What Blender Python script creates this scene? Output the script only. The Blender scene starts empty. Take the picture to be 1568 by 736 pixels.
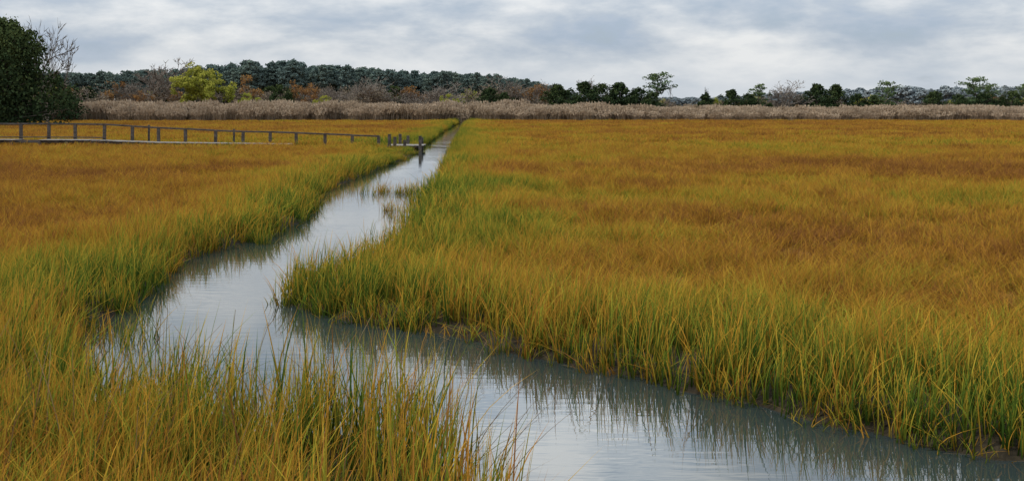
import bpy, math, random
import numpy as np
from mathutils import Vector, Matrix
rng = np.random.default_rng(7)
random.seed(7)
S = bpy.context.scene
COL = S.collection

# ------------------------------------------------------------------ noise
_T = np.random.default_rng(3).random((256, 256))
def vn(x, y):
    xi = np.floor(x).astype(int); yi = np.floor(y).astype(int)
    fx = x - xi; fy = y - yi
    fx = fx*fx*(3-2*fx); fy = fy*fy*(3-2*fy)
    a = _T[xi % 256, yi % 256]; b = _T[(xi+1) % 256, yi % 256]
    c = _T[xi % 256, (yi+1) % 256]; d = _T[(xi+1) % 256, (yi+1) % 256]
    return (a*(1-fx)+b*fx)*(1-fy)+(c*(1-fx)+d*fx)*fy
def fbm(x, y, o=4):
    v = 0; a = 0.5; n = 0
    for k in range(o):
        v = v+a*vn(x*2**k+17.3*k, y*2**k+9.1*k); n += a; a *= .55
    return v/n

# ------------------------------------------------------------------ creek outline (metres, waterline)
right_bank = [(-6.2,160),(-5.6,126),(-4.6,100),(-3.8,76),(-2.95,53),(-2.6,43),(-2.35,36.3),(-2.5,30),(-2.1,25.5),
 (-1.93,21.5),(-1.95,18.8),(-2.25,17.2),(-2.7,16.2),(-3.05,15.4),(-3.0,14.6),(-2.5,13.9),(-1.91,13.3),(-1.25,12.9),(-.61,12.35),
 (.04,11.6),(.62,11.0),(1.21,10.5),(1.73,9.93),(2.19,9.4),(2.47,9.02),(2.9,8.72),(3.29,8.39),(3.75,8.14),(5,7.3),(8,6),(14,4),(30,0),(30,-20)]
left_bank = [(-7.6,160),(-7.0,126),(-6.4,98),(-5.6,71),(-5.2,56.7),(-5.27,49),(-5.5,40.9),(-5.7,34),(-5.0,27.6),(-4.7,24.3),
 (-4.75,22.1),(-5.2,20.3),(-5.45,18.6),(-5.25,16.9),(-5.05,15.4),(-5.0,14.35),(-4.9,13.3),(-4.7,12.0),(-4.35,10.9),(-3.85,10.0),
 (-3.1,9.35),(-2.31,8.9),(-1.7,8.7),(-1.15,8.7),(-.6,8.26),(-.32,7.55),(-.17,6.6),(.5,5),(1.5,3),(4,0),(8,-20)]
creek = np.array(right_bank+left_bank[::-1], float)
def sdf(x, y):
    """+ outside the creek (on land), - in the water"""
    x = np.asarray(x, float); y = np.asarray(y, float)
    wob = 0.22*(vn(x*1.7+40, y*1.1)-.5)+.12*(vn(x*5+4, y*4)-.5)
    best = np.full(x.shape, 1e9); inside = np.zeros(x.shape, bool)
    n = len(creek)
    for i in range(n):
        ax, ay = creek[i]; bx, by = creek[(i+1) % n]
        dx, dy = bx-ax, by-ay
        t = np.clip(((x-ax)*dx+(y-ay)*dy)/(dx*dx+dy*dy+1e-9), 0, 1)
        d = np.hypot(x-ax-t*dx, y-ay-t*dy)
        best = np.minimum(best, d)
        cond = ((ay > y) != (by > y))
        if by != ay:
            xs = (bx-ax)*(y-ay)/(by-ay)+ax
            inside ^= cond & (x < xs)
    return np.where(inside, -best, best)+wob
def ground_z(x, y, s=None):
    x = np.asarray(x, float); y = np.asarray(y, float)
    if s is None: s = sdf(x, y)
    z = np.clip(s*.45, -.6, .13)+np.where(s > .3, .05*(vn(x*.6, y*.6)-.5), 0)
    rise = np.clip((y-230)/200, 0, 1)
    z = z+rise*rise*(3-2*rise)*3.0*np.clip(1-np.maximum(0, x)/120, 0, 1)
    return z
def tone(x, y, s):
    p = fbm(x/13+5, y/6.5+3, 4)
    p2 = fbm(x/2.7+8, y/2.2+1, 3)
    t = .30+.72*(p-.5)+.62*(p2-.5)
    t = t+.35*(fbm(x/34+1, y/8+6, 2)-.5)
    wob = 1+1.5*(vn(x*.35+3, y*.22)-.5)
    t = t+.50*np.exp(-(np.maximum(s, 0)/(1.9*wob+.6))**2)
    t = t+.30*np.exp(-((y-55-3*np.sin(x*.2))/4.)**2)*np.exp(-((x-12)/11.)**2)*(.5+vn(x*.6, y*.6))
    t = t+.15*np.exp(-((y-24-.12*x)/3.)**2)*np.exp(-((x-12)/6.)**2)
    t = t+.12*np.clip((10-y)/3, 0, 1)*np.clip((1-x)/2, 0, 1)
    return np.clip(t, 0, 1)

# ------------------------------------------------------------------ materials
def newmat(name):
    m = bpy.data.materials.new(name); m.use_nodes = True
    nt = m.node_tree; nt.nodes.clear()
    return m, nt, nt.nodes, nt.links
def ramp(nodes, stops):
    r = nodes.new('ShaderNodeValToRGB')
    e = r.color_ramp.elements
    while len(e) > 1: e.remove(e[-1])
    e[0].position = stops[0][0]; e[0].color = (*stops[0][1], 1)
    for p, c in stops[1:]:
        k = e.new(p); k.color = (*c, 1)
    return r
def math_(nodes, links, op, a, b=None, clamp=False):
    n = nodes.new('ShaderNodeMath'); n.operation = op; n.use_clamp = clamp
    for i, v in enumerate((a, b)):
        if v is None: continue
        if isinstance(v, (int, float)): n.inputs[i].default_value = v
        else: links.new(v, n.inputs[i])
    return n.outputs[0]
GR = [(0, (.20,.088,.030)), (.2, (.37,.172,.028)), (.42, (.46,.25,.030)), (.58, (.42,.295,.036)), (.74, (.215,.245,.028)), (1, (.062,.115,.018))]
def grass_material(name, stops, use_tone=True, trans=.35, spread=.75):
    m, nt, N, L = newmat(name)
    out = N.new('ShaderNodeOutputMaterial')
    tint = N.new('ShaderNodeAttribute'); tint.attribute_name = 'tint'
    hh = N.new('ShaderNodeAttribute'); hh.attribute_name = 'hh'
    r = ramp(N, stops)
    x = math_(N, L, 'SUBTRACT', tint.outputs['Fac'], .5)
    x = math_(N, L, 'MULTIPLY', x, spread)
    if use_tone:
        tn = N.new('ShaderNodeAttribute'); tn.attribute_type = 'INSTANCER'; tn.attribute_name = 'tone'
        x = math_(N, L, 'ADD', x, tn.outputs['Fac'])
    else:
        x = math_(N, L, 'ADD', x, .5)
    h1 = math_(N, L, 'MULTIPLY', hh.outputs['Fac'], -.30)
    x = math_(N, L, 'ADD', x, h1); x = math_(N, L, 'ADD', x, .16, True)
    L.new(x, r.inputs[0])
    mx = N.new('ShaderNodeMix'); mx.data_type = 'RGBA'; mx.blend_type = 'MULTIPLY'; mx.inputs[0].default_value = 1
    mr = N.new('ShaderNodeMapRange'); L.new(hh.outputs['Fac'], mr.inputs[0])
    mr.inputs[3].default_value = .3; mr.inputs[4].default_value = 1.15  # darker blade base: mostly shade between stems, painted into the colour
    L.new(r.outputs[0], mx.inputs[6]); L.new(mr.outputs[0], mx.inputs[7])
    d = N.new('ShaderNodeBsdfDiffuse'); t = N.new('ShaderNodeBsdfTranslucent'); ms = N.new('ShaderNodeMixShader')
    ms.inputs[0].default_value = trans
    L.new(mx.outputs[2], d.inputs[0]); L.new(mx.outputs[2], t.inputs[0])
    L.new(d.outputs[0], ms.inputs[1]); L.new(t.outputs[0], ms.inputs[2]); L.new(ms.outputs[0], out.inputs[0])
    return m
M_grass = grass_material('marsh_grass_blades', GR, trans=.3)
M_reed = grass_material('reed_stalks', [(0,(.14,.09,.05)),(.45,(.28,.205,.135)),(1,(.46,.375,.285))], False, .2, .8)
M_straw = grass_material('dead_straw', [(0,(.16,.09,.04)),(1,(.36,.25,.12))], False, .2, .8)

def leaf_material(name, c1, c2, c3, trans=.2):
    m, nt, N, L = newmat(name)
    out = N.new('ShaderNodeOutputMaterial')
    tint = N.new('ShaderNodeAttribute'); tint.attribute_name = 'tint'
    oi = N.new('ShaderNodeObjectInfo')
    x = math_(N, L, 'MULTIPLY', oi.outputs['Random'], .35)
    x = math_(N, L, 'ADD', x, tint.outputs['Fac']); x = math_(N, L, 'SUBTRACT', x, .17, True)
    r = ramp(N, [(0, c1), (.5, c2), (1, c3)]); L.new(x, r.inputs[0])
    d = N.new('ShaderNodeBsdfDiffuse'); L.new(r.outputs[0], d.inputs[0])
    if trans < .15:
        L.new(d.outputs[0], out.inputs[0]); return m
    t = N.new('ShaderNodeBsdfTranslucent'); ms = N.new('ShaderNodeMixShader')
    ms.inputs[0].default_value = trans
    L.new(r.outputs[0], t.inputs[0])
    L.new(d.outputs[0], ms.inputs[1]); L.new(t.outputs[0], ms.inputs[2]); L.new(ms.outputs[0], out.inputs[0])
    return m
M_juniper = leaf_material('juniper_foliage', (.010,.018,.010), (.028,.045,.020), (.07,.09,.032), .1)
M_pine = leaf_material('pine_needles', (.03,.055,.028), (.065,.10,.045), (.13,.17,.06), .1)
M_far = leaf_material('far_pine_needles_hazed', (.070,.102,.105), (.095,.135,.125), (.13,.17,.135), .1)  # bluish aerial haze is mixed into these needle colours
M_hazy = leaf_material('distant_woods_hazed', (.16,.20,.23), (.20,.24,.26), (.24,.27,.28), .1)  # pale blue-grey foliage colour stands in for distance haze
M_yellow = leaf_material('yellow_green_leaves', (.11,.13,.022), (.23,.25,.04), (.38,.36,.07), .3)
M_orange = leaf_material('autumn_leaves', (.10,.058,.03), (.21,.11,.045), (.32,.18,.06), .3)
M_brush = leaf_material('brush_twigs', (.075,.058,.042), (.14,.112,.08), (.20,.165,.12), .1)
M_bark = leaf_material('bark', (.05,.042,.036), (.095,.08,.068), (.16,.14,.12), 0)
M_bare = leaf_material('bare_branches', (.095,.08,.068), (.165,.14,.118), (.24,.21,.18), 0)

# ------------------------------------------------------------------ mesh helpers
def mesh_from(name, V, F, mats, fm=None, attrs=None):
    me = bpy.data.meshes.new(name)
    me.from_pydata([tuple(v) for v in V], [], [tuple(f) for f in F])
    for m in mats: me.materials.append(m)
    if fm is not None: me.polygons.foreach_set('material_index', np.asarray(fm, np.int32))
    for k, a in (attrs or {}).items():
        at = me.attributes.new(k, 'FLOAT', 'POINT'); at.data.foreach_set('value', np.asarray(a, np.float32))
    me.update(); return me
def blades(n, rad, h0, h1, w, bend, segs=3, wind=.12, heads=0., square=False):
    V = []; F = []; T = []; H = []
    for i in range(n):
        if square: bx, by = random.uniform(-rad, rad), random.uniform(-rad, rad)
        else:
            a = random.uniform(0, 6.283); q = rad*math.sqrt(random.random()); bx, by = q*math.cos(a), q*math.sin(a)
        h = random.uniform(h0, h1)*(1 if random.random() > .15 else random.uniform(.7, 1.3))
        a = random.uniform(0, 6.283); lean = random.gauss(0, bend*.45); bd = abs(random.gauss(0, bend))
        lx, ly = math.cos(a)*lean, math.sin(a)*lean
        ex, ey = math.cos(a)*bd+wind, math.sin(a)*bd+wind*.2
        f = random.uniform(0, 3.1416); wx, wy = math.cos(f), math.sin(f)
        tint = random.random(); ww = w*random.uniform(.6, 1.25); base = len(V)
        for k in range(segs):
            t = k/segs; hw = ww*.5*(1-t*.75)
            x = bx+h*(lx*t+ex*t**2.2); y = by+h*(ly*t+ey*t**2.2); z = h*t*(1-.25*bd*t)
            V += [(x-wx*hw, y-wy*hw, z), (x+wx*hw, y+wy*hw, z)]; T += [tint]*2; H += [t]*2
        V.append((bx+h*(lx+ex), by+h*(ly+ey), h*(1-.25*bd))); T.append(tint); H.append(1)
        for k in range(segs-1):
            b = base+2*k; F.append((b, b+1, b+3, b+2))
        b = base+2*(segs-1); F.append((b, b+1, b+2))
    return V, F, T, H
def blade_mesh(name, mat, *a, **k):
    V, F, T, H = blades(*a, **k)
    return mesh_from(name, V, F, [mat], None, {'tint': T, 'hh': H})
def src_collection(name, meshes):
    c = bpy.data.collections.new(name)
    for i, m in enumerate(meshes):
        c.objects.link(bpy.data.objects.new('%s_%02d' % (name, i), m))
    return c
def scatter(name, P, R, Sc, idx, coll, extra=None):
    n = len(P)
    me = bpy.data.meshes.new(name); me.vertices.add(n)
    me.vertices.foreach_set('co', np.asarray(P, np.float32).ravel())
    a = me.attributes.new('rot', 'FLOAT_VECTOR', 'POINT'); a.data.foreach_set('vector', np.asarray(R, np.float32).ravel())
    a = me.attributes.new('scl', 'FLOAT_VECTOR', 'POINT'); a.data.foreach_set('vector', np.asarray(Sc, np.float32).ravel())
    a = me.attributes.new('idx', 'INT', 'POINT'); a.data.foreach_set('value', np.asarray(idx, np.int32))
    for k, v in (extra or {}).items():
        a = me.attributes.new(k, 'FLOAT', 'POINT'); a.data.foreach_set('value', np.asarray(v, np.float32))
    ob = bpy.data.objects.new(name, me); COL.objects.link(ob)
    ng = bpy.data.node_groups.new(name+'_scatter', 'GeometryNodeTree')
    ng.interface.new_socket('Geometry', in_out='INPUT', socket_type='NodeSocketGeometry')
    ng.interface.new_socket('Geometry', in_out='OUTPUT', socket_type='NodeSocketGeometry')
    N = ng.nodes; L = ng.links
    gi = N.new('NodeGroupInput'); go = N.new('NodeGroupOutput')
    iop = N.new('GeometryNodeInstanceOnPoints'); ci = N.new('GeometryNodeCollectionInfo')
    ci.inputs['Collection'].default_value = coll
    ci.inputs['Separate Children'].default_value = True; ci.inputs['Reset Children'].default_value = True
    def na(nm, ty):
        q = N.new('GeometryNodeInputNamedAttribute'); q.data_type = ty; q.inputs['Name'].default_value = nm
        return [o for o in q.outputs if o.enabled and o.name == 'Attribute'][0]
    L.new(gi.outputs[0], iop.inputs['Points']); L.new(ci.outputs[0], iop.inputs['Instance'])
    iop.inputs['Pick Instance'].default_value = True
    L.new(na('idx', 'INT'), iop.inputs['Instance Index'])
    L.new(na('rot', 'FLOAT_VECTOR'), iop.inputs['Rotation']); L.new(na('scl', 'FLOAT_VECTOR'), iop.inputs['Scale'])
    L.new(iop.outputs[0], go.inputs[0])
    md = ob.modifiers.new('scatter', 'NODES'); md.node_group = ng
    return ob

# ------------------------------------------------------------------ ground sheet
def axis(parts):
    v = []
    for a, b, st in parts: v += list(np.arange(a, b, st))
    return v
g = [1.0]
while g[-1] < 3500: g.append(g[-1]*1.17)
g = np.array(g)
xs = np.array(sorted(set(list(-9-g-.5)+axis([(-9, 6, .2), (6, 6.9, .4)])+list(7+g))))
ys = np.array(sorted(set(list(-6-g[:30])+axis([(-6, 4, .5), (4, 30, .2), (30, 60, .5), (60, 175, 1.2)])+list(176+g))))
GX, GY = np.meshgrid(xs, ys)
Sg = sdf(GX.ravel(), GY.ravel())
Z = ground_z(GX.ravel(), GY.ravel(), Sg)
V = np.stack([GX.ravel(), GY.ravel(), Z], 1)
nx, ny = len(xs), len(ys)
i0 = (np.arange(ny-1)[:, None]*nx+np.arange(nx-1)[None]).ravel()
F = np.stack([i0, i0+1, i0+nx+1, i0+nx], 1)
m, nt, N, L = newmat('marsh_ground')
out = N.new('ShaderNodeOutputMaterial'); bs = N.new('ShaderNodeBsdfPrincipled'); L.new(bs.outputs[0], out.inputs[0])
bs.inputs['Roughness'].default_value = .95; bs.inputs['Specular IOR Level'].default_value = .15
tn = N.new('ShaderNodeAttribute'); tn.attribute_name = 'tone'
sdn = N.new('ShaderNodeAttribute'); sdn.attribute_name = 'shore'
geo = N.new('ShaderNodeNewGeometry')
r = ramp(N, [(p, tuple(q*.42 for q in c)) for p, c in GR[:4]]+[(1, (.15,.13,.02))]); L.new(tn.outputs['Fac'], r.inputs[0])
nz = N.new('ShaderNodeTexNoise'); nz.inputs['Scale'].default_value = 9; nz.inputs['Detail'].default_value = 6; L.new(geo.outputs['Position'], nz.inputs['Vector'])
mud = ramp(N, [(.3, (.012,.010,.006)), (.7, (.038,.029,.017))]); L.new(nz.outputs[0], mud.inputs[0])
mr = N.new('ShaderNodeMapRange'); L.new(sdn.outputs['Fac'], mr.inputs[0]); mr.inputs[1].default_value = .6; mr.inputs[2].default_value = 1.6
mx = N.new('ShaderNodeMix'); mx.data_type = 'RGBA'; L.new(mr.outputs[0], mx.inputs[0]); L.new(mud.outputs[0], mx.inputs[6]); L.new(r.outputs[0], mx.inputs[7])
L.new(mx.outputs[2], bs.inputs['Base Color'])
bp = N.new('ShaderNodeBump'); bp.inputs['Distance'].default_value = .05; L.new(nz.outputs[0], bp.inputs['Height']); L.new(bp.outputs[0], bs.inputs['Normal'])
me = mesh_from('marsh_ground', V, F, [m], None, {'tone': tone(GX.ravel(), GY.ravel(), Sg), 'shore': np.clip(Sg, -5, 5)})
COL.objects.link(bpy.data.objects.new('marsh_ground', me))

# ------------------------------------------------------------------ water
m, nt, N, L = newmat('creek_water')
out = N.new('ShaderNodeOutputMaterial'); bs = N.new('ShaderNodeBsdfPrincipled'); L.new(bs.outputs[0], out.inputs[0])
bs.inputs['Base Color'].default_value = (.024,.034,.034,1); bs.inputs['Roughness'].default_value = .0; bs.inputs['IOR'].default_value = 1.85
geo = N.new('ShaderNodeNewGeometry'); mp = N.new('ShaderNodeMapping'); mp.inputs['Scale'].default_value = (.8, 3.4, 1); mp.inputs['Rotation'].default_value = (0, 0, .12)
L.new(geo.outputs['Position'], mp.inputs[0])
n1 = N.new('ShaderNodeTexNoise'); n1.inputs['Scale'].default_value = 2.4; n1.inputs['Detail'].default_value = 2; L.new(mp.outputs[0], n1.inputs['Vector'])
n2 = N.new('ShaderNodeTexNoise'); n2.inputs['Scale'].default_value = .35; L.new(geo.outputs['Position'], n2.inputs['Vector'])
amp = N.new('ShaderNodeMapRange'); L.new(n2.outputs[0], amp.inputs[0]); amp.inputs[1].default_value = .35; amp.inputs[2].default_value = .65; amp.inputs[3].default_value = .06; amp.inputs[4].default_value = .38
b1 = N.new('ShaderNodeBump'); b1.inputs['Distance'].default_value = .007; L.new(amp.outputs[0], b1.inputs['Strength']); L.new(n1.outputs[0], b1.inputs['Height'])
L.new(b1.outputs[0], bs.inputs['Normal'])
me = mesh_from('creek_water', [(-30,-20,0),(45,-20,0),(45,163,0),(-30,163,0)], [(0,1,2,3)], [m])
COL.objects.link(bpy.data.objects.new('creek_water', me))

# ------------------------------------------------------------------ marsh grass
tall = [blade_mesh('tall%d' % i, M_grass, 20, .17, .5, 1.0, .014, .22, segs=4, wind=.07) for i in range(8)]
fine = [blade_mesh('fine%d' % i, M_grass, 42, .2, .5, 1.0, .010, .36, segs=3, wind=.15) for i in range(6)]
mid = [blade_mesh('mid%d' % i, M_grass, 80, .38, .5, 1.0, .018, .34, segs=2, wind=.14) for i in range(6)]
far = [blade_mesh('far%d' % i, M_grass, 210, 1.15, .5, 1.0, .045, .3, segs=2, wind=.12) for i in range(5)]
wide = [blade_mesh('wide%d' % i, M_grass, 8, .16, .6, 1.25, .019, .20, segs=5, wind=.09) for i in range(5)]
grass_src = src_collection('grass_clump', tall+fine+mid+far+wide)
PP, RR, SS, II, TT = [], [], [], [], []
def add(x, y, s, hgt, wscale, lo, hi, t, full_rot=False):
    n = len(x)
    z = ground_z(x, y, s)-.02
    z = np.maximum(z, -.12)
    PP.append(np.stack([x, y, z], 1))
    rz = rng.uniform(-3.14, 3.14, n) if full_rot else rng.normal(0, .7, n)
    tl = np.where(s < .5, .09, .06)
    RR.append(np.stack([rng.normal(0, 1, n)*tl, rng.normal(0, 1, n)*tl, rz], 1))
    SS.append(np.stack([wscale*np.ones(n), wscale*np.ones(n), hgt], 1))
    II.append(rng.integers(lo, hi, n)); TT.append(t)
def sample(y0, y1, dens, xr=None, margin=6, slope=.53):
    W = slope*y1+margin
    n = int((y1-y0)*2*W*dens)
    x = rng.uniform(-W, W, n); y = rng.uniform(y0, y1, n)
    k = np.abs(x) < slope*y+margin
    if xr is not None: k &= (x > xr[0]) & (x < xr[1])
    return x[k], y[k]
def hfun(x, y, s):
    h = .40+.18*(fbm(x/4, y/4, 3)-.5)+.12*(vn(x*1.3, y*1.3)-.5)
    h = h+.24*np.exp(-(np.maximum(s, 0)/2.2)**2)
    near = np.clip((11.5-y)/3, 0, 1)*np.clip((1.5-x)/2, 0, 1)*np.exp(-(np.maximum(s,0)/2.6)**2)
    h = h+near*(.12+.14*np.clip((x+4)/3, 0, 1))
    h = h*(1-.62*np.exp(-((x+6.2)/1.5)**2)*np.clip((y-44)/5, 0, 1)*np.clip((66-y)/2, 0, 1))
    return h
def band(y0, y1, dens, smax, lo, hi, w=1., rot=False, dith=.5):
    x, y = sample(y0, y1, dens)
    s = sdf(x, y)
    k = (s > -.06) & (s < smax+rng.uniform(-dith, dith, len(x))*smax)
    k &= (s > .06) | (vn(x*2.3+11, y*2.3) > .38)
    k &= ~((y < 9.5) & (x < .5) & (s < 1.1) & (rng.random(len(x)) < .38))
    x, y, s = x[k], y[k], s[k]
    t = np.clip(tone(x, y, s)+rng.normal(0, .10, len(x)), 0, 1)
    add(x, y, s, hfun(x, y, s)*rng.uniform(.7, 1.25, len(x)), w, lo, hi, t, rot)
band(4, 20, 22, 2.2, 0, 8)
band(20, 48, 10, 2.2, 0, 8, 1.5)
band(48, 160, 4.0, 2.0, 14, 20, .7)
x, y = sample(4.5, 16, 5.5); s = sdf(x, y); k = (s > 0) & (s < 2.4); x, y, s = x[k], y[k], s[k]
add(x, y, s, hfun(x, y, s)*rng.uniform(.8, 1.15, len(x)), 1., 25, 30, np.clip(tone(x, y, s)+rng.normal(.04, .16, len(x)), 0, 1))
def edge(y0, y1, dens, lo, hi, w):
    x, y = sample(y0, y1, dens); s = sdf(x, y)
    k = (s > -.08) & (s < .32) & (vn(x*1.1+3, y*1.1+8) > .1); x, y, s = x[k], y[k], s[k]
    t = np.clip(tone(x, y, s)-.08+rng.normal(0, .15, len(x)), 0, 1)
    add(x, y, s, hfun(x, y, s)*rng.uniform(.35, .85, len(x)), w, lo, hi, t, True)
edge(9.0, 20, 20, 0, 8, 1.0)
x, y = sample(6.5, 14, 20); s = sdf(x, y); k = (x > -2.8) & (y > 7.5+.0*x) & (y > 11-.9*x-1.2) & (s > -.07) & (s < .3); x, y, s = x[k], y[k], s[k]
add(x, y, s, hfun(x, y, s)*rng.uniform(.3, .8, len(x)), 1., 0, 8, np.clip(tone(x, y, s)+rng.normal(-.08, .15, len(x)), 0, 1), True)
edge(20, 60, 5, 0, 8, 1.4)
def field(y0, y1, dens, smin, lo, hi, w=1., smax=1e9):
    x, y = sample(y0, y1, dens)
    s = sdf(x, y)
    k = (s > smin+rng.uniform(0, .8, len(x)))
    x, y, s = x[k], y[k], s[k]
    t = np.clip(tone(x, y, s)+rng.normal(0, .08, len(x)), 0, 1)
    add(x, y, s, hfun(x, y, s)*rng.uniform(.70, 1.27, len(x)), w, lo, hi, t, True)
field(4, 18, 17, .7, 8, 14)
field(18, 34, 7, .8, 14, 20, .9)
field(34, 60, 4, .9, 14, 20, 1.15)
field(60, 158, .75, 1.5, 20, 25, 1.0)
cl = []
for cx, cy, rx, n in [(-3.7,32.8,.5,16),(-3.1,32.4,.4,14),(-2.8,27.2,.25,8),(-2.6,25.4,.2,5),(-4.9,20.9,.3,6),(-4.9,14.0,.2,5),(-4.5,12.2,.25,6),(-5.1,28.5,.2,6),(-2.3,21.5,.2,7),(-2.4,19.2,.2,6)]:
    for k in range(n): cl.append((cx+rng.normal(0, rx), cy+rng.normal(0, rx*.6)))
cl = np.array(cl); s = sdf(cl[:, 0], cl[:, 1])
add(cl[:, 0], cl[:, 1], s, rng.uniform(.4, .68, len(cl)), 1., 0, 8, rng.uniform(.3, .85, len(cl)))
PP = np.concatenate(PP); RR = np.concatenate(RR); SS = np.concatenate(SS); II = np.concatenate(II); TT = np.concatenate(TT)
print('grass clumps', len(PP))
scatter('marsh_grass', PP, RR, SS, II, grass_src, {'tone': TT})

V, F, T, H = [], [], [], []
def stalk(x, y, h, lx, ly, w, z0=0.):
    b = len(V); n = 7; t0 = random.random()
    for k in range(n):
        t = k/(n-1); hw = w*.5*(1-.7*t)
        px, py, pz = x+lx*t**1.5, y+ly*t**1.5, z0+h*t*(1-.18*t)
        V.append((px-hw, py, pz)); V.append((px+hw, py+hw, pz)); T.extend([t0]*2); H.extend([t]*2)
    for k in range(n-1): F.append((b+2*k, b+2*k+1, b+2*k+3, b+2*k+2))
for k in range(130):
    x = random.uniform(-5, .1); y = random.uniform(6.6, 9.4)
    if sdf(np.array([x]), np.array([y]))[0] < 0: continue
    stalk(x, y, random.uniform(.85, 1.3), random.gauss(.1, .28), random.gauss(0, .2), .009)
for k in range(11): stalk(-.35+random.uniform(-.1, .3), 7.5+random.uniform(-.4, .3), random.uniform(.4, .85), random.uniform(-.1, .65), random.uniform(-.1,.2), .009)
for k in range(300):
    x = random.uniform(-1, 4.5); y = random.uniform(7.6, 13)
    sv = sdf(np.array([x]), np.array([y]))[0]
    if not (-.16 < sv < .1): continue
    a = random.gauss(-.75, .5); l = random.uniform(.1, .35)
    stalk(x, y, .012, l*math.cos(a), l*math.sin(a), .008, .012)
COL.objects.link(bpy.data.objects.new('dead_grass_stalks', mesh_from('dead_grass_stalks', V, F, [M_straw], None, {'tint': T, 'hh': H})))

# ------------------------------------------------------------------ reeds
def reed_mesh(name, n):
    V, F, T, H = blades(n, .8, 1.6, 3.0, .05, .10, segs=2, wind=.05)
    for i in range(int(n*.9)):
        x, y = random.uniform(-.9, .9), random.uniform(-.8, .8); z = random.uniform(1.7, 3.0); ti = random.uniform(.6, 1)
        for j in range(5):
            a = random.uniform(0, 6.28); r_ = random.uniform(.05, .11); b = len(V); dz = random.uniform(-.2, .2); ox = random.uniform(-.05, .1)
            V += [(x+ox-r_*math.cos(a), y-r_*math.sin(a), z+dz), (x+ox+r_*math.cos(a), y+r_*math.sin(a), z+dz+.03), (x+ox+.06, y, z+dz+.28)]
            F.append((b, b+1, b+2)); T += [ti]*3; H += [.9]*3
    return mesh_from(name, V, F, [M_reed], None, {'tint': T, 'hh': H})
reeds = src_collection('reed_clump', [reed_mesh('reed%d' % i, 60) for i in range(6)])
n = 3400
x = rng.uniform(-88, 105, n); y = rng.uniform(0, 1, n)
front = 156+7*(fbm(x/9, x*0+3.3, 3)-.5)-np.clip((-10-x)/60, 0, 1)*8
yy = front+y*24*(.6+.6*vn(x/15, x*0+7))
h = .77+.50*(fbm(x/5+2, yy/6, 3)-.5)-.18*np.clip(x/20, 0, 1)
h *= .75+.25*np.clip(y/.12, 0, 1)
h *= rng.uniform(.82, 1.12, n)
scatter('reed_bed', np.stack([x, yy, ground_z(x, yy)-.02], 1), np.stack([x*0, x*0, rng.uniform(-3, 3, n)], 1), np.stack([x*0+1, x*0+1, h], 1), rng.integers(0, 6, n), reeds)

# ------------------------------------------------------------------ trees
class TB:
    def __init__(s): s.V = []; s.F = []; s.T = []; s.M = []
    def tube(s, p0, p1, r0, r1, k=5):
        d = (p1-p0)
        if d.length < 1e-5: return
        d.normalize(); a = d.orthogonal().normalized(); b = d.cross(a); base = len(s.V)
        t = random.uniform(.2, .8)
        for p, r_ in ((p0, r0), (p1, r1)):
            for i in range(k):
                an = 6.2832*i/k; s.V.append(tuple(p+a*(r_*math.cos(an))+b*(r_*math.sin(an)))); s.T.append(t)
        for i in range(k):
            j = (i+1) % k; s.F.append((base+i, base+j, base+k+j, base+k+i)); s.M.append(0)
    def clump(s, c, rx, rz, n, size, tb=.5):
        for i in range(n):
            d = Vector((random.gauss(0, 1), random.gauss(0, 1), random.gauss(0, 1))); d.normalize()
            q = random.random()**.45
            p = c+Vector((d.x*rx*q, d.y*rx*q, d.z*rz*q))
            a = Vector((random.gauss(0, 1), random.gauss(0, 1), random.gauss(0, .7))).normalized()
            b = a.orthogonal().normalized(); b.rotate(Matrix.Rotation(random.uniform(0, 6.28), 3, a))
            c2 = a.cross(b); z = size*random.uniform(.6, 1.3); base = len(s.V)
            s.V += [tuple(p-b*z*.5), tuple(p+c2*z*.38), tuple(p+b*z*.5), tuple(p-c2*z*.38)]
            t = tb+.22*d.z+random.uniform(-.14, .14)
            s.T += [t]*4; s.F.append((base, base+1, base+2, base+3)); s.M.append(1)
    def mesh(s, name, mats): return mesh_from(name, s.V, s.F, mats, s.M, {'tint': s.T})
def limb(tb, p, d, L_, r0, segs=3, k=4, droop=0):
    pts = [p.copy()]; q = p.copy(); dd = d.normalized()
    for i in range(segs):
        dd = (dd+Vector((random.gauss(0,.13), random.gauss(0,.13), random.gauss(0,.1)+droop))).normalized()
        nq = q+dd*(L_/segs); tb.tube(q, nq, r0*(1-i/segs*.8), r0*(1-(i+1)/segs*.8), k); q = nq; pts.append(q.copy())
    return pts, dd
def pine(h, w, base=.42, nl=24, cs=1., size=.34, flat=False):
    tb = TB(); p = Vector((0,0,0)); pts = [p]
    for i in range(7):
        q = Vector((random.gauss(0,.012)*h, random.gauss(0,.012)*h, h*(i+1)/7*.96)); tb.tube(pts[-1], q, .022*h*(1-i/8), .022*h*(1-(i+1)/8), 6); pts.append(q)
    for i in range(nl):
        t = base+(1-base)*(i+random.random())/nl*.97
        f = t*7; k = min(6, int(f)); p0 = pts[k].lerp(pts[k+1], f-k)
        u = (t-base)/(1-base)
        prof = (math.sin(math.pi*min(1, .18+u*.78))**.7) if not flat else (.45+.55*math.sin(math.pi*min(1, .1+u*.85)))
        LL = w*.5*prof*random.uniform(.55, 1.15)
        a = i*2.4+random.uniform(-.6, .6)
        lp, dd = limb(tb, p0, Vector((math.cos(a), math.sin(a), random.uniform(.0, .5))), LL, .006*h)
        for q in lp[1:]:
            rr = random.uniform(.5, .95)*cs
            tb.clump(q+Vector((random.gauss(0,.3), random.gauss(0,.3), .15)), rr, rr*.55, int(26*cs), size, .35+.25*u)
    tb.clump(pts[-1], .7*cs, .6*cs, 40, size, .6)
    return tb
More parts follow.
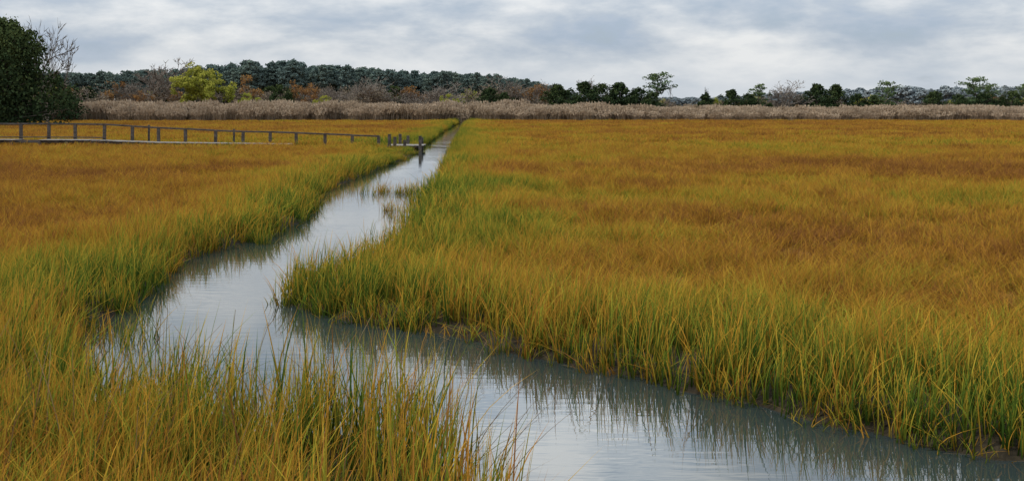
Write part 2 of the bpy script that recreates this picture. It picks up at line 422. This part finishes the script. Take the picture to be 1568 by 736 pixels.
def juniper(h, w, n=70, size=.28, lob=1., full=.62):
    tb = TB(); tb.tube(Vector((0,0,0)), Vector((.1,0,h*.5)), .03*h, .018*h, 6); tb.tube(Vector((.1,0,h*.5)), Vector((0,0,h*.93)), .018*h, .004*h, 5)
    ph = [random.uniform(0, 6.28) for _ in range(4)]
    for i in range(n):
        u = random.random()**.95; z = h*(.05+.88*u)
        a = random.uniform(0, 6.28)
        prof = (1-u)**full*(.62+.38*min(1, u/.15))*(1+.22*lob*math.sin(2*a+ph[0]+u*4)+.2*lob*math.sin(3*a+ph[1]-u*7))
        rr = w*.5*prof*random.uniform(.35, 1.05)
        c = Vector((math.cos(a)*rr, math.sin(a)*rr, z))
        if random.random() < .4: tb.tube(Vector((0,0,z-.12*h*.5)), c, .006*h, .002*h, 4)
        cr = (.28+.5*(1-u))*w*.24*random.uniform(.7, 1.2)
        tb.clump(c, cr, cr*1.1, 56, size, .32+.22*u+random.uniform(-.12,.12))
    for k in range(4): tb.clump(Vector((random.gauss(0,.05*w), random.gauss(0,.05*w), h*random.uniform(.88,.98))), .06*w, .05*h, 22, size*.8, .6)
    return tb
def branchy(h, w, levels=5, leaves=0, size=.3, trunk=.22, multi=1, twig=.022):
    tb = TB(); tips = []
    def rec(p, d, L_, r0, lv):
        pts, dd = limb(tb, p, d, L_, r0, 2 if lv < 3 else 3, 5 if lv > 3 else 3, .03)
        if lv == 0: tips.append(pts[-1]); return
        for k in range(random.choice((2, 3, 3))):
            ax = Vector((random.gauss(0,1), random.gauss(0,1), random.gauss(0,.4))).normalized()
            nd = (dd+ax*random.uniform(.45, .85)); nd.z = nd.z*.9+.12; nd.x *= w/h*1.35; nd.y *= w/h*1.35
            st = pts[-1] if k == 0 else pts[random.randint(1, len(pts)-1)]
            rec(st, nd.normalized(), L_*random.uniform(.62, .85), max(twig, r0*.55), lv-1)
    for q in range(multi):
        rec(Vector((random.gauss(0,.2)*(multi>1), random.gauss(0,.2)*(multi>1), 0)), Vector((random.gauss(0,.08)+.3*(multi>1)*random.choice((-1,1)), random.gauss(0,.08)+.2*(multi>1)*random.gauss(0,1), 1)), h*trunk, .018*h, levels)
    mz = max(v[2] for v in tb.V); mxr = sorted(math.hypot(v[0], v[1]) for v in tb.V)[int(len(tb.V)*.97)]
    sz = h/mz; sx = w*.5/mxr
    tb.V = [(v[0]*sx, v[1]*sx, v[2]*sz) for v in tb.V]
    if leaves:
        for t in tips:
            tt = Vector((t.x*sx, t.y*sx, t.z*sz))
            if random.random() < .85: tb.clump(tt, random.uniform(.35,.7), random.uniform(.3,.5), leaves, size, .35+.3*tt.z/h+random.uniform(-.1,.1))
    return tb
def place(name, me, x, y, sc=1., rot=0., sx=1.):
    o = bpy.data.objects.new(name, me); COL.objects.link(o)
    o.location = (x, y, float(ground_z(np.array([x]), np.array([y]))[0])-.05)
    o.scale = (sc*sx, sc*sx, sc); o.rotation_euler = (0, 0, rot); return o

J = [juniper(7, w, 85, .3, 1., f).mesh('juniper_mesh', [M_bark, M_juniper]) for w, f in ((5,.6),(6,.5),(4.6,.62),(7.6,.42))]
Pn = [pine(10, 6.0, .5, 20, 1., .32, True).mesh('pine_mesh', [M_bark, M_pine]), pine(10, 7.5, .35, 24, 1.1, .34, True).mesh('pine_mesh', [M_bark, M_pine]), pine(10, 5, .3, 24, .9, .32).mesh('pine_mesh', [M_bark, M_pine])]
B = [branchy(10, 9, 7, twig=.03).mesh('bare_mesh', [M_bare]), branchy(10, 9.5, 6, multi=3, trunk=.2, twig=.035).mesh('bare_mesh', [M_bare]), branchy(10, 6, 5, twig=.03).mesh('bare_mesh', [M_bark])]
Bd = branchy(10, 8, 6).mesh('bare_mesh', [M_bark])
Yl = [branchy(9, 8.5, 5, 26, .3, multi=3, trunk=.2).mesh('yel_mesh', [M_bark, M_yellow]), branchy(6, 6, 4, 30, .26, multi=2, trunk=.2).mesh('yel_mesh', [M_bark, M_yellow])]
Or = [branchy(7, 5, 5, 10, .24).mesh('or_mesh', [M_bark, M_orange]), branchy(6, 6, 4, 18, .24, multi=2, trunk=.2).mesh('or_mesh', [M_bark, M_orange])]

big = juniper(12, 11.5, 400, .34, 1.1, .30).mesh('cedar_mesh', [M_bark, M_juniper])
place('cedar_tree', big, -54.8, 120, 1.0, .4)
place('cedar_tree', big, -60.0, 123, .95, 2.)
place('bare_tree', Bd, -56.0, 134, 1.34, .7)
place('bare_tree', Bd, -58.5, 139, 1.2, 2.)
place('bare_tree', B[2], -60.0, 150, 1., 1.)
place('cedar_tree', J[3], -61.5, 149, .95, 2.)
def T(name, me, mh, px_x, Y, H, rot=0, sx=1.):
    place(name, me, px_x, Y, H/mh, rot, sx)
T('bare_tree', B[1], 10, -59, 188, 10.6, .3, 1.0)
T('bare_tree', B[0], 10, -56.5, 190, 9.8, 1.3, .9)
T('bare_tree', B[1], 10, -65, 192, 7.4, .9, 1.1)
T('yellow_green_tree', Yl[0], 9, -50.3, 182, 9.0, 0, 1.05)
T('yellow_green_tree', Yl[1], 6, -47.3, 181, 6.4, 1, 1.1)
T('yellow_green_tree', Yl[1], 6, -42.5, 180, 4.2, 2, 1)
T('juniper_tree', J[3], 7, -38, 182, 5.8, 1, .9)
T('yellow_green_tree', Yl[1], 6, -77, 186, 5.4, 3, 1)
T('juniper_tree', J[3], 7, -72.5, 186, 5.2, 1, 1.0)
T('autumn_tree', Or[0], 7, -44.5, 190, 7.4, 0, 1)
T('autumn_tree', Or[1], 6, -35, 184, 6.2, 1, .9)
T('autumn_tree', Or[0], 7, -70, 200, 6.5, 2, 1)
T('autumn_tree', Or[1], 6, -63, 188, 4.7, 2, 1)
T('bare_tree', B[1], 10, -32, 190, 6.4, 4, 1.1)
T('bare_tree', B[1], 10, -23.2, 186, 7.4, 2, 1.2)
T('bare_tree', B[0], 10, -26, 190, 6.8, 4, 1.1)
T('bare_tree', B[1], 10, -18, 192, 5.6, 3, 1.2)
T('bare_tree', B[1], 10, -11.5, 188, 6.6, 1, 1.2)
T('bare_tree', B[0], 10, -8, 190, 5.9, 1, 1.2)
T('yellow_green_tree', Yl[1], 6, -10.3, 176, 4.0, 4, .9)
T('yellow_green_tree', Yl[1], 6, -30.5, 178, 3.8, 5, .9)
T('bare_tree', B[1], 10, -.5, 188, 7.6, 3, 1.15)
T('bare_tree', B[0], 10, 4.0, 190, 6.9, 5, 1.1)
T('juniper_tree', J[3], 7, -3.6, 178, 5.2, 2, 1.1)
T('juniper_tree', J[1], 7, -1.2, 180, 4.6, 4, 1.2)
T('juniper_tree', J[1], 7, 7.4, 182, 6.0, 1, 1.3)
T('juniper_tree', J[3], 7, 9.2, 184, 5.0, 1, 1.)
T('juniper_tree', J[1], 7, 11.6, 178, 6.4, 3, 1.15)
T('bare_tree', B[0], 10, 13.2, 186, 7.5, 1, .9)
T('juniper_tree', J[3], 7, 14.8, 181, 6.0, 1, 1.1)
T('juniper_tree', J[1], 7, 17.6, 182, 6.3, 5, 1.35)
T('juniper_tree', J[3], 7, 20.4, 180, 5.3, 2, 1.1)
T('pine_tree', Pn[0], 10, 23.8, 182, 7.6, 2, 1.25)
T('juniper_tree', J[3], 7, 22.4, 178, 4.5, 2, 1.1)
T('bare_tree', B[2], 10, 26.2, 186, 6, 3, .7)
T('bare_tree', B[2], 10, 34, 190, 5.8, 5, .8)
T('juniper_tree', J[0], 7, 32.5, 186, 4.7, 3, 1.2)
T('juniper_tree', J[1], 7, 36.8, 186, 5.2, 3, 1.15)
T('juniper_tree', J[3], 7, 39.2, 184, 4.4, 5, 1.1)
T('pine_tree', Pn[2], 10, 41.4, 186, 6.0, 1, 1.3)
T('bare_tree', B[1], 10, 46.2, 186, 6.8, 1, 1.1)
T('bare_tree', B[0], 10, 43.8, 188, 5.4, 1, 1.1)
T('juniper_tree', J[3], 7, 48.2, 186, 3.9, 1, 1.1)
T('juniper_tree', J[1], 7, 50.5, 184, 6.1, 1, 1.25)
T('juniper_tree', J[1], 7, 53.7, 184, 6.0, 2, 1.15)
T('juniper_tree', J[3], 7, 56.7, 182, 4.3, 1, 1.05)
T('juniper_tree', J[1], 7, 59.4, 182, 4.2, 4, 1.2)
T('pine_tree', Pn[1], 10, 62.5, 185, 6.3, 4, 1.0)
T('juniper_tree', J[3], 7, 70, 184, 4.8, 2, 1.2)
T('pine_tree', Pn[1], 10, 76.5, 183, 6.9, 1, 1.15)
T('pine_tree', Pn[0], 10, 79.8, 186, 5.8, 2, 1.1)
T('juniper_tree', J[3], 7, 73.3, 182, 4.2, 5, 1.2)
T('juniper_tree', J[3], 7, 77.5, 182, 4.4, 1, 1.2)
T('juniper_tree', J[3], 7, 82, 182, 4.8, 3, 1.15)
T('pine_tree', Pn[2], 10, 86, 186, 6, 3, 1.3)

br = [branchy(4, 4.4, 4, 8, .2, multi=3, trunk=.2, twig=.025).mesh('brush', [M_bare, M_brush]), branchy(4, 5, 5, 0, .22, multi=3, trunk=.2, twig=.025).mesh('brush', [M_bare, M_brush]),
      branchy(4, 4.4, 4, 12, .22, multi=3, trunk=.2).mesh('brush', [M_bark, M_orange]), juniper(4, 4.6, 45, .26, 1, .45).mesh('brush', [M_bark, M_juniper]), branchy(4, 4.4, 4, 18, .24, multi=3, trunk=.2).mesh('brush', [M_bark, M_yellow])]
brc = src_collection('brush_clump', br)
n = 540
x = rng.uniform(-100, 110, n); y = rng.uniform(184, 220, n)
h = np.where(x < 8, 1.2, .85)*(.5+.9*fbm(x/6, y/8, 3))*rng.uniform(.7, 1.15, n)
idx = rng.choice(5, n, p=[.41,.30,.07,.17,.05])
scatter('brush_thicket', np.stack([x, y, ground_z(x, y)-.05], 1), np.stack([x*0, x*0, rng.uniform(-3, 3, n)], 1), np.stack([h, h, h], 1), idx, brc)

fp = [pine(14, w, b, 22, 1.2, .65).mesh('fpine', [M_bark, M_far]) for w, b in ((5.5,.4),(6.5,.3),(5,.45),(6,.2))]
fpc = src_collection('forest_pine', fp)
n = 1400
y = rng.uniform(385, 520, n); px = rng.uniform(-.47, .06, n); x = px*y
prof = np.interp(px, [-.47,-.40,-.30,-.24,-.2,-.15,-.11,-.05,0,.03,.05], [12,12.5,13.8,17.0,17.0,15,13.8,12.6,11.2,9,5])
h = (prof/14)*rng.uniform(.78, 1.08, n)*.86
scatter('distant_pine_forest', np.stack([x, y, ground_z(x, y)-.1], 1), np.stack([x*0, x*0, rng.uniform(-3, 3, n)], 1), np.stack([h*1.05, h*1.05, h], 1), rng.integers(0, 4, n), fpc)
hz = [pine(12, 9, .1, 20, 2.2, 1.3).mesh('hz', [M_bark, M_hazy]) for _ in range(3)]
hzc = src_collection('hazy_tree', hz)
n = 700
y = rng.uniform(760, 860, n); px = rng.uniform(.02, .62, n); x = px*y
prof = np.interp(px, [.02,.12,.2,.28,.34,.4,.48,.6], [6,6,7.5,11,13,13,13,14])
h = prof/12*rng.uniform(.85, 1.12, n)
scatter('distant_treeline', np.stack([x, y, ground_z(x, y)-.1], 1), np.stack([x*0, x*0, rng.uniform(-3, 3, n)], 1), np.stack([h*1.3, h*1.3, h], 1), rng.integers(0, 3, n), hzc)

# ------------------------------------------------------------------ boardwalk, dock
m, nt, N, L = newmat('weathered_wood')
out = N.new('ShaderNodeOutputMaterial'); bs = N.new('ShaderNodeBsdfPrincipled'); L.new(bs.outputs[0], out.inputs[0]); bs.inputs['Roughness'].default_value = .9; bs.inputs['Specular IOR Level'].default_value = .25
tc = N.new('ShaderNodeTexCoord'); mp = N.new('ShaderNodeMapping'); mp.inputs['Scale'].default_value = (3, 12, 6); L.new(tc.outputs['Object'], mp.inputs[0])
nz = N.new('ShaderNodeTexNoise'); nz.inputs['Scale'].default_value = 1.4; nz.inputs['Detail'].default_value = 6; L.new(mp.outputs[0], nz.inputs['Vector'])
r = ramp(N, [(.3, (.03,.025,.021)), (.7, (.095,.08,.07))]); L.new(nz.outputs[0], r.inputs[0]); L.new(r.outputs[0], bs.inputs['Base Color'])
M_wood = m
def slab(p0, p1, hw, hh):
    p0 = Vector(p0); p1 = Vector(p1); d = (p1-p0).normalized()
    up = Vector((0,0,1)) if abs(d.z) < .9 else Vector((0,1,0))
    a = d.cross(up).normalized(); b = a.cross(d).normalized(); Vv = []
    for p in (p0, p1):
        for sa, sb in ((-1,-1),(1,-1),(1,1),(-1,1)): Vv.append(tuple(p+a*(hw*sa)+b*(hh*sb)))
    return Vv, [(0,1,2,3),(7,6,5,4),(0,4,5,1),(1,5,6,2),(2,6,7,3),(3,7,4,0)]
def part(parent, name, slabs):
    V = []; F = []
    for vs, fs in slabs:
        b = len(V); V += vs; F += [tuple(i+b for i in f) for f in fs]
    o = bpy.data.objects.new(name, mesh_from(name, V, F, [M_wood])); COL.objects.link(o); o.parent = parent
    bv = o.modifiers.new('bevel', 'BEVEL'); bv.width = .008
    return o
bw = bpy.data.objects.new('boardwalk', None); COL.objects.link(bw)
Yb = 63.
def dz(x): return float(np.interp(x, [-45,-24,-20,-13.5,-7], [.66,.60,.46,.38,.30]))
def rz(x): return float(np.interp(x, [-45,-29,-23.5,-20,-16,-13,-8.3,-6.8], [1.5,1.49,1.46,1.25,1.06,1.0,.80,.74]))
px = [-45.5+1.58*i for i in range(25)]
posts = []; piles = []; rails = []; deck = []; mids = []
for i, x in enumerate(px):
    j = random.uniform(-.06, .06)
    posts.append(slab((x+j, Yb+.62, -.3), (x+j*1.6, Yb+.62, rz(x)-.04), .085, .06))
    if x < -12: piles.append(slab((x+j, Yb-.62, -.3), (x+j, Yb-.62, dz(x)-.1), .08, .08))
for a, b in zip(px[:-1], px[1:]):
    rails.append(slab((a+.005, Yb+.62, rz(a)+random.uniform(-.01,.01)), (b-.005, Yb+.62, rz(b)+random.uniform(-.01,.01)), .065, .045))
    if b < -23: mids.append(slab((a, Yb+.535, dz(a)+.12), (b, Yb+.535, dz(b)+.12), .018, .03))
    if b < -11:
        mids.append(slab((a, Yb-.52, dz(a)-.10), (b, Yb-.52, dz(b)-.10), .03, .07)); mids.append(slab((a, Yb+.50, dz(a)-.10), (b, Yb+.50, dz(b)-.10), .025, .07))
part(bw, 'posts', posts); part(bw, 'piles', piles); part(bw, 'handrail', rails); part(bw, 'stringers', mids)
extra = []
for x in (-20.9, -16.0): extra.append(slab((x, Yb+.9, 0), (x, Yb+.9, rz(x)+.12), .05, .05))
part(bw, 'tall_posts', extra)
M_dark = M_wood
m = m.copy(); m.name = 'sun_bleached_boards'
for q in m.node_tree.nodes:
    if q.type == 'VALTORGB': q.color_ramp.elements[0].color = (.12,.11,.10,1); q.color_ramp.elements[1].color = (.28,.26,.235,1)
M_wood = m
x = -45.5
while x < -12.5:
    if not (-27.9 < x < -26.7 or -24.2 < x < -22.6 and random.random() < .5):
        deck.append(slab((x+.07, Yb-.7, dz(x)-.01+random.uniform(-.008,.008)), (x+.07, Yb+.52, dz(x)-.01), .066, .02))
    x += .148
part(bw, 'deck_boards', deck)
dk = bpy.data.objects.new('wooden_dock', None); COL.objects.link(dk)
part(dk, 'deck_boards', [slab((x, 61.8, .3), (x, 63.9, .3), .065, .02) for x in np.arange(-6.9, -5.0, .145)])
M_wood = M_dark
ps = [slab((x, y, -.6), (x, y, z), .08, .08) for x, y, z in ((-6.8,61.6,.95),(-6.45,64.0,.9),(-6.5,61.62,.8),(-5.95,61.6,.62),(-5.1,61.65,.85),(-5.2,64.05,.7),(-6.0,64.05,.8))]
part(dk, 'pilings', ps)
part(dk, 'beams', [slab((-6.95, 61.92, .22), (-5.0, 61.92, .22), .03, .055), slab((-6.95, 63.8, .22), (-5.0, 63.8, .22), .03, .055)])

# ------------------------------------------------------------------ sky, sun
W = bpy.data.worlds.new('World'); S.world = W; W.use_nodes = True
nt = W.node_tree; N = nt.nodes; L = nt.links; N.clear()
out = N.new('ShaderNodeOutputWorld'); SUN_EL, SUN_AZ = math.radians(40), math.radians(-100)
sky = N.new('ShaderNodeTexSky'); sky.sky_type = 'NISHITA'; sky.sun_disc = False; sky.sun_elevation = SUN_EL; sky.sun_rotation = SUN_AZ
b1 = N.new('ShaderNodeBackground'); L.new(sky.outputs[0], b1.inputs[0]); b1.inputs[1].default_value = .09
tc = N.new('ShaderNodeTexCoord'); nrm = N.new('ShaderNodeVectorMath'); nrm.operation = 'NORMALIZE'; L.new(tc.outputs['Generated'], nrm.inputs[0])
mp = N.new('ShaderNodeMapping'); mp.inputs['Scale'].default_value = (1, 1, 3.0); mp.inputs['Location'].default_value = (.61, .1, .2); L.new(nrm.outputs[0], mp.inputs[0])
n1 = N.new('ShaderNodeTexNoise'); n1.inputs['Scale'].default_value = 9; n1.inputs['Detail'].default_value = 10; n1.inputs['Roughness'].default_value = .56; n1.inputs['Distortion'].default_value = .1; L.new(mp.outputs[0], n1.inputs['Vector'])
n3 = N.new('ShaderNodeTexNoise'); n3.inputs['Scale'].default_value = 3; n3.inputs['Detail'].default_value = 2; L.new(mp.outputs[0], n3.inputs['Vector'])
sp = N.new('ShaderNodeSeparateXYZ'); L.new(nrm.outputs[0], sp.inputs[0])
hz_ = N.new('ShaderNodeMapRange'); L.new(sp.outputs[2], hz_.inputs[0]); hz_.inputs[1].default_value = .01; hz_.inputs[2].default_value = .06; hz_.inputs[3].default_value = .25; hz_.inputs[4].default_value = .85
c0 = math_(N, L, 'MULTIPLY', n3.outputs[0], .4); c0 = math_(N, L, 'ADD', c0, n1.outputs[0]); c0 = math_(N, L, 'SUBTRACT', c0, .72)
c0 = math_(N, L, 'MULTIPLY', c0, hz_.outputs[0]); c0 = math_(N, L, 'ADD', c0, .535)
cr = ramp(N, [(.40, (.41,.49,.60)), (.47, (.47,.535,.615)), (.53, (.57,.62,.675)), (.58, (.665,.70,.735)), (.66, (.80,.815,.82))]); L.new(c0, cr.inputs[0])
el = N.new('ShaderNodeMapRange'); L.new(sp.outputs[2], el.inputs[0]); el.inputs[1].default_value = .05; el.inputs[2].default_value = .5; el.inputs[3].default_value = 1.0; el.inputs[4].default_value = 2.0
dt = N.new('ShaderNodeVectorMath'); dt.operation = 'DOT_PRODUCT'; L.new(nrm.outputs[0], dt.inputs[0]); dt.inputs[1].default_value = Vector((.035, .94, .32)).normalized()
gl = N.new('ShaderNodeMapRange'); gl.interpolation_type = 'SMOOTHSTEP'; L.new(dt.outputs['Value'], gl.inputs[0]); gl.inputs[1].default_value = .985; gl.inputs[2].default_value = 1; gl.inputs[3].default_value = 0; gl.inputs[4].default_value = .9
st = math_(N, L, 'ADD', el.outputs[0], gl.outputs[0])
b2 = N.new('ShaderNodeBackground'); L.new(cr.outputs[0], b2.inputs[0]); L.new(st, b2.inputs[1])
cov = N.new('ShaderNodeMapRange'); L.new(n1.outputs[0], cov.inputs[0]); cov.inputs[1].default_value = .30; cov.inputs[2].default_value = .42; cov.inputs[3].default_value = .75; cov.inputs[4].default_value = 1
ms = N.new('ShaderNodeMixShader'); L.new(cov.outputs[0], ms.inputs[0]); L.new(b1.outputs[0], ms.inputs[1]); L.new(b2.outputs[0], ms.inputs[2]); L.new(ms.outputs[0], out.inputs[0])
sd = bpy.data.lights.new('sun', 'SUN'); sd.energy = 3.1; sd.angle = math.radians(8); sd.color = (1, .93, .82)
so = bpy.data.objects.new('sun', sd); COL.objects.link(so)
dirv = Vector((math.sin(SUN_AZ)*math.cos(SUN_EL), math.cos(SUN_AZ)*math.cos(SUN_EL), math.sin(SUN_EL)))
so.rotation_euler = dirv.to_track_quat('Z', 'Y').to_euler(); so.location = (-30, 20, 60)

# ------------------------------------------------------------------ camera
cd = bpy.data.cameras.new('camera'); co = bpy.data.objects.new('camera', cd); COL.objects.link(co); S.camera = co
co.location = (0, 0, 2.6); co.rotation_euler = (math.radians(90), 0, 0)
cd.sensor_width = 36; cd.lens = 39.03; cd.shift_y = -.1327; cd.clip_end = 8000; cd.clip_start = .1
S.view_settings.view_transform = 'Standard'; S.view_settings.look = 'None'; S.view_settings.exposure = 0
